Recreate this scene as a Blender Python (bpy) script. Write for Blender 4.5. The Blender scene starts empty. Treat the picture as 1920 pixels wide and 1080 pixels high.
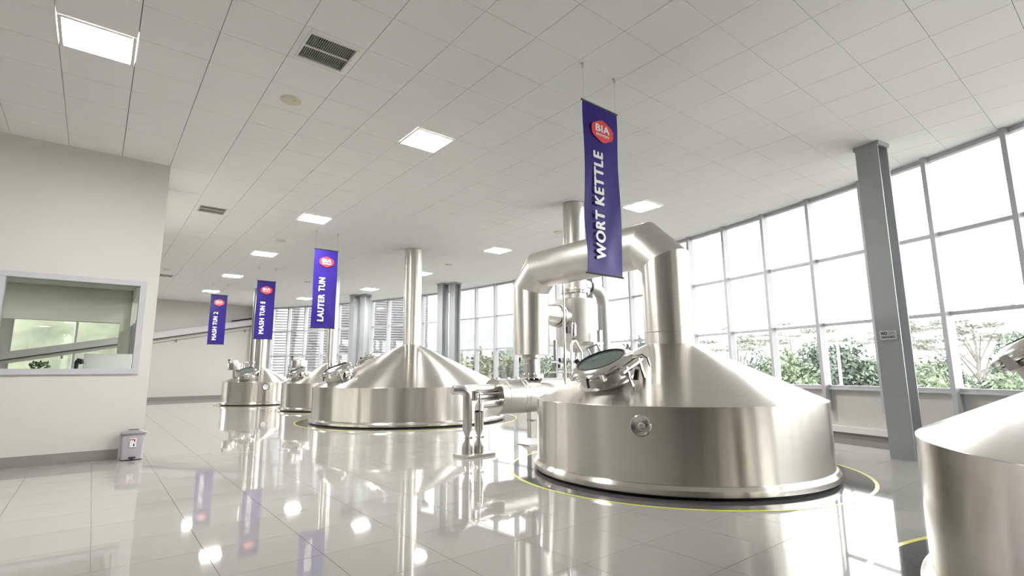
import bpy, bmesh, math, random
from mathutils import Vector, Matrix
random.seed(7)
scene = bpy.context.scene
COL = scene.collection
R_ = math.radians
PI = math.pi

# ------------------------------------------------------------------ camera
CAM_H = 1.19
FPX, PITCH, YAW, ROLL = 971.85, .158, .67441, -.00634
fw = Vector((math.sin(YAW), math.cos(YAW), 0)); rt0 = Vector((math.cos(YAW), -math.sin(YAW), 0)); upw = Vector((0, 0, 1))
CF = fw * math.cos(PITCH) + upw * math.sin(PITCH)
U0 = upw * math.cos(PITCH) - fw * math.sin(PITCH)
CR = rt0 * math.cos(ROLL) + U0 * math.sin(ROLL)
CU = U0 * math.cos(ROLL) - rt0 * math.sin(ROLL)
cam_d = bpy.data.cameras.new('camera'); cam = bpy.data.objects.new('camera', cam_d); COL.objects.link(cam)
cam_d.sensor_width = 36; cam_d.lens = FPX * 36 / 1920; cam_d.clip_start = .05; cam_d.clip_end = 1000
m3 = Matrix((CR, CU, -CF)).transposed()
cam.matrix_world = Matrix.Translation((0, 0, CAM_H)) @ m3.to_4x4()
scene.camera = cam

def project(p):
    v = Vector(p) - Vector((0, 0, CAM_H)); d = v.dot(CF)
    if d < .05: return None
    return 960 + FPX * v.dot(CR) / d, 540 - FPX * v.dot(CU) / d
def bearing_pt(px, dist, z=0):                    # a point at a compass bearing and a distance
    a = YAW + math.atan((px - 960) / FPX)
    return Vector((math.sin(a) * dist, math.cos(a) * dist, z))

# ------------------------------------------------------------------ sky and exposure
w = bpy.data.worlds.new('world'); scene.world = w; w.use_nodes = True
bg = w.node_tree.nodes['Background']; bg.inputs[0].default_value = (1, .99, .985, 1); bg.inputs[1].default_value = 2.9
vs = scene.view_settings; vs.view_transform = 'Standard'; vs.look = 'None'; vs.gamma = 1; vs.exposure = 1.76; vs.use_curve_mapping = False
LIGHT_STRENGTH = 52.0
cy = scene.cycles; cy.use_light_tree = False; cy.adaptive_threshold = .05; cy.max_bounces = 10; cy.diffuse_bounces = 8; cy.glossy_bounces = 4; cy.transmission_bounces = 4; cy.transparent_max_bounces = 8; cy.caustics_reflective = False; cy.caustics_refractive = False

# ------------------------------------------------------------------ materials
def mat(name, col, rough=.5, metal=0, spec=.5, ior=1.5, aniso=0, bump=0, bscale=50, var=0, vscale=8, coat=0, emit=None, estr=0, stretch=None):
    m = bpy.data.materials.new(name); m.use_nodes = True
    nt = m.node_tree; b = nt.nodes['Principled BSDF']
    b.inputs['Base Color'].default_value = (*col, 1); b.inputs['Roughness'].default_value = rough
    b.inputs['Metallic'].default_value = metal; b.inputs['IOR'].default_value = ior
    b.inputs['Specular IOR Level'].default_value = spec; b.inputs['Coat Weight'].default_value = coat
    tc = nt.nodes.new('ShaderNodeTexCoord'); src = tc.outputs['Object']
    if stretch:
        mp = nt.nodes.new('ShaderNodeMapping'); mp.inputs['Scale'].default_value = stretch
        nt.links.new(src, mp.inputs[0]); src = mp.outputs[0]
    if var:
        n = nt.nodes.new('ShaderNodeTexNoise'); n.inputs['Scale'].default_value = vscale; n.inputs['Detail'].default_value = 4
        nt.links.new(src, n.inputs[0])
        r = nt.nodes.new('ShaderNodeValToRGB')
        r.color_ramp.elements[0].color = (*[max(0, c * (1 - var)) for c in col], 1); r.color_ramp.elements[1].color = (*[min(1, c * (1 + var)) for c in col], 1)
        r.color_ramp.elements[0].position = .3; r.color_ramp.elements[1].position = .7
        nt.links.new(n.outputs[0], r.inputs[0]); nt.links.new(r.outputs[0], b.inputs['Base Color'])
    if bump:
        n = nt.nodes.new('ShaderNodeTexNoise'); n.inputs['Scale'].default_value = bscale; n.inputs['Detail'].default_value = 3
        nt.links.new(src, n.inputs[0])
        bp = nt.nodes.new('ShaderNodeBump'); bp.inputs['Strength'].default_value = bump; bp.inputs['Distance'].default_value = .01
        nt.links.new(n.outputs[0], bp.inputs['Height']); nt.links.new(bp.outputs[0], b.inputs['Normal'])
    if aniso:
        b.inputs['Anisotropic'].default_value = aniso; b.inputs['Anisotropic Rotation'].default_value = .25
        t = nt.nodes.new('ShaderNodeTangent'); t.direction_type = 'RADIAL'; t.axis = 'Z'
        nt.links.new(t.outputs[0], b.inputs['Tangent'])
    if emit:
        b.inputs['Emission Color'].default_value = (*emit, 1); b.inputs['Emission Strength'].default_value = estr
    return m
def glass(name, tint=(1, 1, 1), refl=1.0):
    m = bpy.data.materials.new(name); m.use_nodes = True; nt = m.node_tree; nt.nodes.clear()
    o = nt.nodes.new('ShaderNodeOutputMaterial'); mx = nt.nodes.new('ShaderNodeMixShader')
    t = nt.nodes.new('ShaderNodeBsdfTransparent'); t.inputs[0].default_value = (*tint, 1)
    g = nt.nodes.new('ShaderNodeBsdfGlossy'); g.inputs['Roughness'].default_value = .01
    f = nt.nodes.new('ShaderNodeFresnel'); f.inputs[0].default_value = 1.45
    mu = nt.nodes.new('ShaderNodeMath'); mu.operation = 'MULTIPLY'; mu.inputs[1].default_value = refl
    nt.links.new(f.outputs[0], mu.inputs[0]); nt.links.new(mu.outputs[0], mx.inputs[0])
    nt.links.new(t.outputs[0], mx.inputs[1]); nt.links.new(g.outputs[0], mx.inputs[2]); nt.links.new(mx.outputs[0], o.inputs[0])
    return m
def cloth_mat(name, col):
    m = mat(name, col, .42, spec=.25, bump=.02, bscale=400)
    nt = m.node_tree; b = nt.nodes['Principled BSDF']; out = nt.nodes['Material Output']
    tr = nt.nodes.new('ShaderNodeBsdfTranslucent'); tr.inputs[0].default_value = (*[min(1, c * 1.5) for c in col], 1)
    mx = nt.nodes.new('ShaderNodeMixShader'); mx.inputs[0].default_value = .22
    nt.links.new(b.outputs[0], mx.inputs[1]); nt.links.new(tr.outputs[0], mx.inputs[2]); nt.links.new(mx.outputs[0], out.inputs[0])
    return m
def leaf_mat(name, a, b2, sc=.6):
    m = mat(name, a, .6, spec=.3)
    nt = m.node_tree; b = nt.nodes['Principled BSDF']
    oi = nt.nodes.new('ShaderNodeNewGeometry'); r = nt.nodes.new('ShaderNodeValToRGB')
    r.color_ramp.elements[0].color = (*a, 1); r.color_ramp.elements[1].color = (*b2, 1)
    nt.links.new(oi.outputs['Random Per Island'], r.inputs[0]); nt.links.new(r.outputs[0], b.inputs['Base Color'])
    return m
STEEL = mat('brushed steel', (.65, .63, .59), .22, 1, aniso=.88, var=.03, vscale=1.5, stretch=(1, 1, 60))
STEEL2 = mat('soft brushed steel', (.66, .64, .60), .36, 1, aniso=.8, var=.03, vscale=1.5, stretch=(1, 1, 60))
STEELP = mat('plain steel', (.56, .55, .53), .30, 1, var=.03, vscale=6)
STEELR = mat('satin steel', (.56, .55, .525), .40, 1, var=.04, vscale=5)
POLISH = mat('polished steel', (.66, .65, .63), .14, 1)
DARK = mat('dark rubber and groove shade', (.03, .03, .032), .5)
BLACK = mat('black plastic', (.015, .015, .016), .4)
WALLM = mat('warm white paint', (.62, .612, .58), .55, spec=.3, bump=.02, bscale=180)
SILLM = mat('window aluminium white', (.62, .62, .64), .4)
FRAME = mat('frame white coat', (.52, .52, .545), .38)
BASEB = mat('grey skirting', (.27, .26, .25), .45)
FLOORM = mat('polished porcelain', (.345, .338, .32), .035, ior=1.62, spec=.5, var=.025, vscale=1.2)
GROUT = mat('grey grout', (.33, .32, .30), .7)
INLAY = mat('dark grey floor inlay', (.115, .11, .112), .05, ior=1.55, var=.1, vscale=30)
YELL = mat('yellow floor line', (.72, .70, .13), .15)
CEILM = mat('ceiling tile white', (.93, .925, .92), .75, spec=.2, bump=.03, bscale=260)
CEILB = mat('ceiling gap grey', (.48, .48, .47), .8)
LAMP = mat('light diffuser', (1, 1, 1), .5, emit=(1, .99, .95), estr=LIGHT_STRENGTH)
WHITE = mat('white plastic', (.82, .82, .80), .4)
IVORY = mat('ivory plastic', (.70, .67, .55), .45)
COLM = mat('grey column paint', (.43, .445, .46), .42, var=.04, vscale=3)
GRILLE = mat('grille aluminium', (.45, .46, .43), .5)
DUCTD = mat('dark plenum', (.11, .115, .10), .8)
GLASS = glass('window glass', (.985, .995, .99), .8)
OGLASS = glass('office glass', (.90, .93, .90), 1.3)
LID = mat('manway glass', (.07, .10, .09), .06, ior=1.5, coat=.3)
NAVY = cloth_mat('violet vinyl', (.034, .018, .225))
PRINTW = mat('white print', (.86, .85, .88), .4)
PRINTY = mat('pale yellow print', (.85, .80, .42), .4)
RED = mat('red print', (.72, .035, .045), .4)
INK = mat('black print', (.012, .012, .012), .5)
SIGNW = mat('sign white', (.78, .77, .78), .45)
BINM = mat('grey bin plastic', (.42, .41, .45), .35)
BINL = mat('grey bin lid', (.24, .235, .25), .35)
TRAY = mat('cable tray grey', (.62, .61, .62), .45)
WIRE = mat('thin wire', (.45, .45, .44), .4, 1)
GRASS = mat('grass', (.30, .30, .25), .9, var=.3, vscale=.6)
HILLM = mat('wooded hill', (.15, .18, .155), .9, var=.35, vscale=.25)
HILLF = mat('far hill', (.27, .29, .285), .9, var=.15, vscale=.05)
BARK = mat('bark', (.16, .155, .14), .85, var=.2, vscale=9)
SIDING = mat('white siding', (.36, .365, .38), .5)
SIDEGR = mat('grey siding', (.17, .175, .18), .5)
HOUSEW = mat('house wall', (.40, .40, .39), .7)
ROOFM = mat('roof sheet', (.16, .16, .165), .6)
L_DARK = leaf_mat('leaf dark', (.055, .08, .062), (.15, .19, .15))
L_MID = leaf_mat('leaf mid', (.08, .115, .07), (.19, .235, .15))
L_YEL = leaf_mat('leaf pale', (.19, .215, .12), (.34, .36, .24))
L_GREY = leaf_mat('leaf greyish', (.17, .185, .165), (.32, .33, .30))
POTM = mat('brown pot', (.09, .045, .04), .5)
OFFICEW = mat('office paint', (.78, .77, .70), .6)

# ------------------------------------------------------------------ mesh helpers
W0 = {}                                            # object -> world position of its origin
def origin_of(o): return W0.get(o.name, Vector((0, 0, 0)))
def tag(o, label=None, cat=None, group=None, kind=None):
    if label: o['label'] = label
    if cat: o['category'] = cat
    if group: o['group'] = group
    if kind: o['kind'] = kind
    return o
def empty(name, loc, label=None, cat=None, group=None, kind=None):
    o = bpy.data.objects.new(name, None); COL.objects.link(o); o.location = loc; o.empty_display_size = .1
    W0[o.name] = Vector(loc); return tag(o, label, cat, group, kind)

class MB:
    def __init__(s): s.v = []; s.f = []
    def add(s, vs, fs):
        n = len(s.v); s.v += [Vector(v) for v in vs]; s.f += [tuple(i + n for i in f) for f in fs]; return s
    def box(s, c, d, rz=0, M=None):
        x, y, z = (k / 2 for k in d)
        vs = [Vector((sx * x, sy * y, sz * z)) for sz in (-1, 1) for sy in (-1, 1) for sx in (-1, 1)]
        m = M if M is not None else Matrix.Rotation(rz, 3, 'Z')
        return s.add([m @ v + Vector(c) for v in vs], [(0, 2, 3, 1), (4, 5, 7, 6), (0, 1, 5, 4), (2, 6, 7, 3), (0, 4, 6, 2), (1, 3, 7, 5)])
    def lathe(s, prof, c=(0, 0, 0), n=48, M=None, cap0=False, cap1=False):
        m = M if M is not None else Matrix.Identity(3); c = Vector(c)
        vs = []
        for r, z in prof:
            for i in range(n):
                a = 2 * PI * i / n; vs.append(m @ Vector((r * math.cos(a), r * math.sin(a), z)) + c)
        fs = []
        for k in range(len(prof) - 1):
            for i in range(n):
                j = (i + 1) % n; fs.append((k * n + i, k * n + j, (k + 1) * n + j, (k + 1) * n + i))
        if cap0: fs.append(tuple(reversed(range(n))))
        if cap1: fs.append(tuple((len(prof) - 1) * n + i for i in range(n)))
        return s.add(vs, fs)
    def cyl(s, p0, p1, r0, r1=None, n=20, caps=True):
        p0, p1 = Vector(p0), Vector(p1); r1 = r0 if r1 is None else r1; d = p1 - p0
        m = d.to_track_quat('Z', 'Y').to_matrix()
        return s.lathe([(r0, 0), (r1, d.length)], p0, n, m, caps, caps)
    def tube(s, pts, r, n=12, caps=True):           # mitred sweep
        pts = [Vector(p) for p in pts]
        dirs = [(pts[i + 1] - pts[i]).normalized() for i in range(len(pts) - 1)]
        d0 = dirs[0]; u = d0.orthogonal().normalized(); v = d0.cross(u).normalized()
        rr = r if isinstance(r, (list, tuple)) else [r] * len(pts)
        vs = []
        for k, p in enumerate(pts):
            di = dirs[max(0, k - 1)]; do = dirs[min(len(dirs) - 1, k)]
            nrm = (di + do)
            nrm = nrm.normalized() if nrm.length > 1e-6 else di
            ring = []
            for i in range(n):
                a = 2 * PI * i / n; q = u * (rr[k] * math.cos(a)) + v * (rr[k] * math.sin(a))
                t = -(q.dot(nrm)) / max(.2, di.dot(nrm)); ring.append(p + q + di * t)
            vs += ring
            if k < len(dirs) and k > 0 or k == 0:
                q = di.rotation_difference(do)
                u = q @ u; v = q @ v
        fs = [(k * n + i, k * n + (i + 1) % n, (k + 1) * n + (i + 1) % n, (k + 1) * n + i) for k in range(len(pts) - 1) for i in range(n)]
        if caps: fs += [tuple(reversed(range(n))), tuple((len(pts) - 1) * n + i for i in range(n))]
        return s.add(vs, fs)
    def prism(s, poly, z0, z1):
        n = len(poly)
        return s.add([(x, y, z0) for x, y in poly] + [(x, y, z1) for x, y in poly],
                     [tuple(reversed(range(n))), tuple(range(n, 2 * n))] + [(i, (i + 1) % n, n + (i + 1) % n, n + i) for i in range(n)])
    def ring(s, c, r0, r1, z0, z1, n=96, M=None):   # flat annulus with thickness
        return s.lathe([(r0, z0), (r1, z0), (r1, z1), (r0, z1), (r0, z0)], c, n, M)
    def mesh(s, name, off=Vector((0, 0, 0)), smooth=30):
        me = bpy.data.meshes.new(name); me.from_pydata([tuple(v - off) for v in s.v], [], s.f); me.validate()
        bm = bmesh.new(); bm.from_mesh(me); bmesh.ops.recalc_face_normals(bm, faces=bm.faces); bm.to_mesh(me); bm.free()
        if smooth:
            me.polygons.foreach_set('use_smooth', [True] * len(me.polygons)); me.set_sharp_from_angle(angle=R_(smooth))
        return me
    def build(s, name, material, parent=None, loc=None, smooth=30):
        off = origin_of(parent) if parent is not None else Vector(loc if loc is not None else (0, 0, 0))
        me = s.mesh(name, off, smooth); me.materials.append(material)
        o = bpy.data.objects.new(name, me); COL.objects.link(o)
        if parent is not None: o.parent = parent
        else: o.location = off
        W0[o.name] = off
        return o

def text_mesh(s, material, parent, name, origin, right, up, height=None, length=None, width=None, bold=.02, lift=.003, align='LEFT'):
    cu = bpy.data.curves.new(name, 'FONT'); cu.body = s; cu.size = 1; cu.extrude = 0; cu.space_character = 1.08 + bold
    t = bpy.data.objects.new('tmp_text', cu); COL.objects.link(t)
    dg = bpy.context.evaluated_depsgraph_get(); me = bpy.data.meshes.new_from_object(t.evaluated_get(dg))
    bpy.data.objects.remove(t); bpy.data.curves.remove(cu)
    bv = [v.co.copy() for v in me.vertices]; bf = [tuple(p.vertices) for p in me.polygons]; bpy.data.meshes.remove(me)
    vv, ff = [], []                                # heavier strokes: the same outline laid a little to each side
    for k, (dx, dy) in enumerate(((-1, 0), (1, 0), (0, .6), (0, -.6), (-.5, 0), (.5, 0))):
        ff += [tuple(i + len(vv) for i in f) for f in bf]; vv += [c + Vector((dx * bold, dy * bold, k * .0004)) for c in bv]
    me = bpy.data.meshes.new(name); me.from_pydata([tuple(c) for c in vv], [], ff)
    xs = [v.co.x for v in me.vertices]; ys = [v.co.y for v in me.vertices]
    x0, x1, y0, y1 = min(xs), max(xs), min(ys), max(ys)
    sx = length / (x1 - x0); sy = height / (y1 - y0)
    right = Vector(right); up = Vector(up); nrm = right.cross(up)
    off = origin_of(parent)
    for v in me.vertices:
        v.co = Vector(origin) + right * ((v.co.x - x0) * sx) + up * ((v.co.y - y0) * sy) + nrm * (lift + v.co.z) - off
    me.materials.clear(); me.materials.append(material); me.name = name
    o = bpy.data.objects.new(name, me); COL.objects.link(o); o.parent = parent; W0[o.name] = off
    return o

def shared(name, me, parent, loc, rz=0):
    o = bpy.data.objects.new(name, me); COL.objects.link(o); o.parent = parent; o.location = Vector(loc) - origin_of(parent); o.rotation_euler.z = rz
    return o

# ------------------------------------------------------------------ the hall in plan
CZ = CAM_H + 3.2                                   # ceiling height
AC = (-16.93, 12.016); RW = 28.6                   # the glass wall is an arc
A0, DA, K0, K1 = -22.77, 2.09, -12, 27; KW = -5     # solid wall before bay KW, glass from there on
def arc(k, r=RW):
    a = R_(A0 + DA * k); return Vector((AC[0] + r * math.cos(a), AC[1] + r * math.sin(a), 0))
ARC = [arc(k) for k in range(K0, K1 + 1)]
XL, YF = -8.0, ARC[0].y
def yb(x): return 27.9 - .15 * (6.87 - x)
GX, GY, TX, TY = 4.8823, 1.6495, .60518, .59629    # ceiling grid origin and pitch
HALL = [(XL, YF)] + [(p.x, p.y) for p in ARC] + [(XL, yb(XL))]
def clip(poly, planes):
    for (a, b) in planes:                          # keep the left side of a->b
        out = []
        for i in range(len(poly)):
            p, q = poly[i], poly[(i + 1) % len(poly)]
            sp = (b[0] - a[0]) * (p[1] - a[1]) - (b[1] - a[1]) * (p[0] - a[0])
            sq = (b[0] - a[0]) * (q[1] - a[1]) - (b[1] - a[1]) * (q[0] - a[0])
            if sp >= 0: out.append(p)
            if sp * sq < 0:
                t = sp / (sp - sq); out.append((p[0] + t * (q[0] - p[0]), p[1] + t * (q[1] - p[1])))
        poly = out
        if len(poly) < 3: return []
    return poly
PL = [(HALL[i], HALL[(i + 1) % len(HALL)]) for i in range(len(HALL))]
def inside(x, y): return all((b[0] - a[0]) * (y - a[1]) - (b[1] - a[1]) * (x - a[0]) >= 0 for a, b in PL)

# ------------------------------------------------------------------ floor
floor = MB().prism([(p[0], p[1]) for p in HALL], -.2, -.012).build('floor', GROUT, smooth=0); tag(floor, 'glossy cream porcelain tiled floor of the hall', kind='structure')
def tiles(root, x0, y0, tx, ty, gx, gy, z0, z1, material, name, skip, zsee):
    d = ((tx - gx) / 2, (ty - gy) / 2); full = MB().box((0, 0, (z0 + z1) / 2), (d[0] * 2, d[1] * 2, z1 - z0)).mesh(name, smooth=0); full.materials.append(material)
    cells = []
    for i in range(int((XL - x0) / tx) - 2, int((13 - x0) / tx) + 2):
        for j in range(int((YF - y0) / ty) - 2, int((29 - y0) / ty) + 2):
            if (i, j) in skip: continue
            cx, cy = x0 + (i + .5) * tx, y0 + (j + .5) * ty
            sq = [(cx - d[0], cy - d[1]), (cx + d[0], cy - d[1]), (cx + d[0], cy + d[1]), (cx - d[0], cy + d[1])]
            whole = all(inside(*c) for c in sq)
            poly = sq if whole else clip(sq, PL)
            if len(poly) < 3: continue
            pp = [project((x, y, zsee)) for x, y in poly]
            area = 0
            if all(pp):
                ar = abs(sum(pp[k][0] * pp[(k + 1) % len(pp)][1] - pp[(k + 1) % len(pp)][0] * pp[k][1] for k in range(len(pp)))) / 2
                mx = sum(p[0] for p in pp) / len(pp); my = sum(p[1] for p in pp) / len(pp)
                vis = -30 < mx < 1950 and -30 < my < 1110
                if cy > 9.36 and cx < .65 + (cy - 9.36) * .07: vis = False   # behind the office front
                if vis: area = ar
            cells.append((area, whole, cx, cy, poly))
    cells.sort(key=lambda c: -c[0]); rest = MB()
    for q, (area, whole, cx, cy, poly) in enumerate(cells):
        if q < 300 and area > 0:
            if whole: shared(name, full, root, (cx, cy, 0))
            else:
                o = MB().prism(poly, z0, z1).build(name, material, root, smooth=0)
        else: rest.prism(poly, z0, z1)
    o = rest.build('far_' + name + 's', material, root, smooth=0); o['kind'] = 'stuff'
tiles(floor, .1, .03, .6, .6, .003, .003, -.012, 0, FLOORM, 'floor_tile', set(), 0)

# ------------------------------------------------------------------ ceiling
LIGHT_CELLS = [(-9, -8), (-3, -8), (5, -8), (-3, -16), (-3, -23), (-3, -30), (-3, -37), (5, -16), (5, -23), (5, -30), (3, -37), (3, 7)]  # last cell: unseen panel added behind the viewpoint for more light
VENT_CELLS = [(-6, -6), (-6, -17), (-6, -32)]
# in tiles() j grows with +y, so a cell (n, j) of the survey is row -j-1 there
skip = {(n, -j - 1) for n, j in LIGHT_CELLS + VENT_CELLS}
def cell_xy(n, j): return GX + (n + .5) * TX, GY - (j + .5) * TY
ceiling = MB().prism(HALL, CZ + .06, CZ + .3).build('ceiling', CEILB, smooth=0); tag(ceiling, 'suspended ceiling of square white tiles', kind='structure')
tiles(ceiling, GX, GY, TX, TY, .0065, .0045, CZ, CZ + .06, CEILM, 'ceiling_tile', skip, CZ)

# ------------------------------------------------------------------ glass wall: bays between mullions
Z_SILL, Z_T1, Z_T2 = .82, 1.98, 3.18
wall_r = MB(); base_r = MB(); ledge = MB(); sill = MB(); ext = MB()
for k in range(K0, K1):
    def quad(mb, ra, rb, z0, z1):
        p = [arc(k, ra), arc(k + 1, ra), arc(k + 1, rb), arc(k, rb)]
        mb.prism([(q.x, q.y) for q in p], z0, z1)
    quad(wall_r, RW - .02, RW + .14, -.2, Z_SILL if k >= KW else CZ + .06)
    if k < KW: quad(base_r, RW - .12, RW - .02, 0, .10); continue
    quad(base_r, RW - .12, RW - .02, 0, .10)
    quad(ledge, RW - .15, RW - .02, .10, .20)
    quad(sill, RW - .10, RW + .16, Z_SILL, Z_SILL + .025)
wall_right = wall_r.build('wall_right', WALLM, smooth=0); tag(wall_right, 'low cream wall under the curved window band', kind='structure')
b = base_r.build('baseboard_right', BASEB, smooth=0); tag(b, 'grey skirting along the curved window wall', kind='structure')
t = ledge.build('trim_1', WHITE, smooth=0); tag(t, 'white boxed ledge running above the skirting of the window wall', kind='structure')
t = sill.build('trim_2', SILLM, smooth=0); tag(t, 'white window sill along the curved wall', kind='structure')
chord = (arc(1) - arc(0)).length
def post_mesh():
    mb = MB().box((-.08, 0, (Z_SILL + CZ) / 2 - .18), (.17, .065, CZ - Z_SILL + .36)); me = mb.mesh('mullion', smooth=0); me.materials.append(FRAME); return me
def rail_mesh(h, d):
    mb = MB().box((-d / 2 + .01, 0, 0), (d, chord - .066, h)); me = mb.mesh('transom', smooth=0); me.materials.append(FRAME); return me
def pane_mesh(h):
    mb = MB().box((.0, 0, 0), (.012, chord - .07, h)); me = mb.mesh('pane', smooth=0); me.materials.append(GLASS); return me
POST = post_mesh(); RAIL = rail_mesh(.055, .075); HEAD = rail_mesh(.07, .10); FOOT = rail_mesh(.05, .08)
P1, P2, P3 = pane_mesh(Z_T1 - Z_SILL - .11), pane_mesh(Z_T2 - Z_T1 - .06), pane_mesh(CZ - Z_T2 - .10)
for n, k in enumerate(range(KW, K1)):
    p, q = arc(k), arc(k + 1); mid = (p + q) / 2; a = math.atan2(mid.y - AC[1], mid.x - AC[0])
    win = empty('window_%d' % (n + 1), (mid.x, mid.y, 0), 'tall three-light bay of the curved window wall', kind='structure')
    shared('mullion', POST, win, p, math.atan2(p.y - AC[1], p.x - AC[0]))
    if k == K1 - 1: shared('mullion', POST, win, q, math.atan2(q.y - AC[1], q.x - AC[0]))
    for z, me, nm in ((Z_T1, RAIL, 'transom'), (Z_T2, RAIL, 'transom'), (CZ - .035, HEAD, 'head_rail'), (Z_SILL + .05, FOOT, 'bottom_rail')):
        shared(nm, me, win, mid + Vector((0, 0, z)), a)
    for z, me in (((Z_SILL + .075 + Z_T1 - .0275) / 2, P1), ((Z_T1 + Z_T2) / 2, P2), ((Z_T2 + .0275 + CZ - .07) / 2, P3)):
        shared('pane', me, win, mid + Vector((0, 0, z)), a)

# ------------------------------------------------------------------ solid walls
YW = 9.36; XE = .65                                # office front and its free end
def wall_with_hole(name, x0, x1, y0, y1, z1, hole, material, rz=0, piv=None):
    hx0, hx1, hz0, hz1 = hole; yc, dy = (y0 + y1) / 2, y1 - y0; mb = MB()
    for a, b2, c, d in ((x0, hx0, -.012, z1), (hx1, x1, -.012, z1), (hx0, hx1, -.012, hz0), (hx0, hx1, hz1, z1)):
        if b2 > a and d > c: mb.box(((a + b2) / 2, yc, (c + d) / 2), (b2 - a, dy, d - c))
    if rz:
        m = Matrix.Rotation(rz, 3, 'Z'); pv = Vector(piv); mb.v = [m @ (v - pv) + pv for v in mb.v]
    return mb.build(name, material, smooth=0)
wl = wall_with_hole('wall_left', XL, XE, YW, YW + .15, CZ, (-2.55, .45, 1.22, 2.475), WALLM); tag(wl, 'cream painted front wall of the glazed office', kind='structure')
bs = MB().box(((XL + .375) / 2, YW - .008, .07), (.375 - XL, .016, .14)).build('baseboard_left', BASEB, smooth=0); tag(bs, 'grey skirting along the office front wall', kind='structure')
slope = math.atan(.15); pv = (6.95, yb(6.95), 0)
wb = wall_with_hole('wall_back', -9.5, 6.98, pv[1], pv[1] + .2, CZ + .3, (-2.6, 1.35, 1.0, 3.25), WALLM, slope, pv); tag(wb, 'cream end wall at the far side of the hall', kind='structure')
bb = MB().box((-.6, pv[1] - .01, .08), (15.1, .02, .16)); m = Matrix.Rotation(slope, 3, 'Z'); bb.v = [m @ (v - Vector(pv)) + Vector(pv) for v in bb.v]
tag(bb.build('baseboard_back', BASEB, smooth=0), 'grey skirting along the far end wall', kind='structure')
wf = MB().box(((XL + ARC[0].x) / 2, YF - .1, CZ / 2 + .14), (ARC[0].x - XL + .4, .2, CZ + .3)).build('wall_front', WALLM, smooth=0); tag(wf, 'cream wall behind the viewpoint', kind='structure')
ws = MB().box((XL - .1, 8.2, CZ / 2 + .14), (.2, 36, CZ + .3)).build('wall_side', WALLM, smooth=0); tag(ws, 'cream wall closing the hall on the left', kind='structure')

# office shell behind the window
osh = MB(); osh.box((XE - .06, 10.6, CZ / 2), (.12, .3, CZ)); 
osh.box((XE - .06, 11.85, .45), (.12, 4.7, .9)); osh.box((XE - .06, 11.85, 3.55), (.12, 4.7, CZ - 2.71)); osh.box((XE - .06, 14.1, CZ / 2), (.12, .25, CZ))
osh.build('wall_office_side', OFFICEW, smooth=0); tag(bpy.data.objects['wall_office_side'], 'side wall of the office with a window strip', kind='structure')
orr = wall_with_hole('wall_office_rear', XL, XE - .12, 14.1, 14.25, CZ, (-1.55, .36, .95, 2.27), OFFICEW); tag(orr, 'rear wall of the office with a wide opening', kind='structure')
oc = MB().box(((XL + XE) / 2, 11.8, 3.0), (XE - XL - .1, 4.4, .06)).build('ceiling_office', OFFICEW, smooth=0); tag(oc, 'low ceiling inside the office', kind='structure')
ol = empty('office_fill_light', (-1.6, 11.6, 2.96), 'unseen fill light panel added on the office ceiling', 'ceiling light')  # unseen lamp added to brighten the office interior
MB().box((-1.6, 11.6, 2.95), (.6, .6, .03)).build('frame', WHITE, ol, smooth=0); MB().box((-1.6, 11.6, 2.93), (.54, .54, .012)).build('diffuser', mat('office fill diffuser', (1, 1, 1), .5, emit=(1, .99, .95), estr=22), ol, smooth=0)
def window_frame(name, x0, x1, z0, z1, y, posts, label, gl, fw_=.06, depth=.2):
    win = empty(name, ((x0 + x1) / 2, y, 0), label, kind='structure')
    f = MB()
    for zc in (z0, z1): f.box(((x0 + x1) / 2, y, zc), (x1 - x0 + fw_, depth, fw_))
    for xc in (x0, x1): f.box((xc, y, (z0 + z1) / 2), (fw_, depth, z1 - z0 - fw_))
    f.build('window_frame', FRAME, win, smooth=0)
    for xc in posts: MB().box((xc, y, (z0 + z1) / 2), (fw_, depth * .9, z1 - z0 - fw_)).build('mullion', FRAME, win, smooth=0)
    xs = [x0] + list(posts) + [x1]
    for i in range(len(xs) - 1):
        MB().box(((xs[i] + xs[i + 1]) / 2, y, (z0 + z1) / 2), (xs[i + 1] - xs[i] - fw_, .012, z1 - z0 - fw_)).build('pane', gl, win, smooth=0)
    return win
window_frame('window_50', -2.55, .47, 1.215, 2.495, YW + .07, [-1.045], 'white framed office window in the front wall', OGLASS, .075, .2)
w2 = window_frame('window_51', -2.6, 1.35, 1.0, 3.25, 0, [-.75], 'window added in the far end wall for the green tint in the office glass', GLASS, .07, .22)  # added window, gives the office glass its green tint
w2.matrix_world = Matrix.Translation(Vector(pv)) @ Matrix.Rotation(slope, 4, 'Z') @ Matrix.Translation((-pv[0] - .62, .1, 0)); 
for i, y in enumerate((10.95, 11.75, 12.55, 13.35)):
    pass
ow = empty('window_52', (XE - .06, 12.3, 0), 'glazed strip in the side wall of the office', kind='structure')
for y in (10.8, 11.62, 12.42, 13.2, 13.95): MB().box((XE - .06, y, 1.55), (.08, .06, 1.3)).build('mullion', FRAME, ow, smooth=0)
for y in (11.21, 12.02, 12.81, 13.575): MB().box((XE - .06, y, 1.55), (.01, .72, 1.3)).build('pane', OGLASS, ow, smooth=0)

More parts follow.
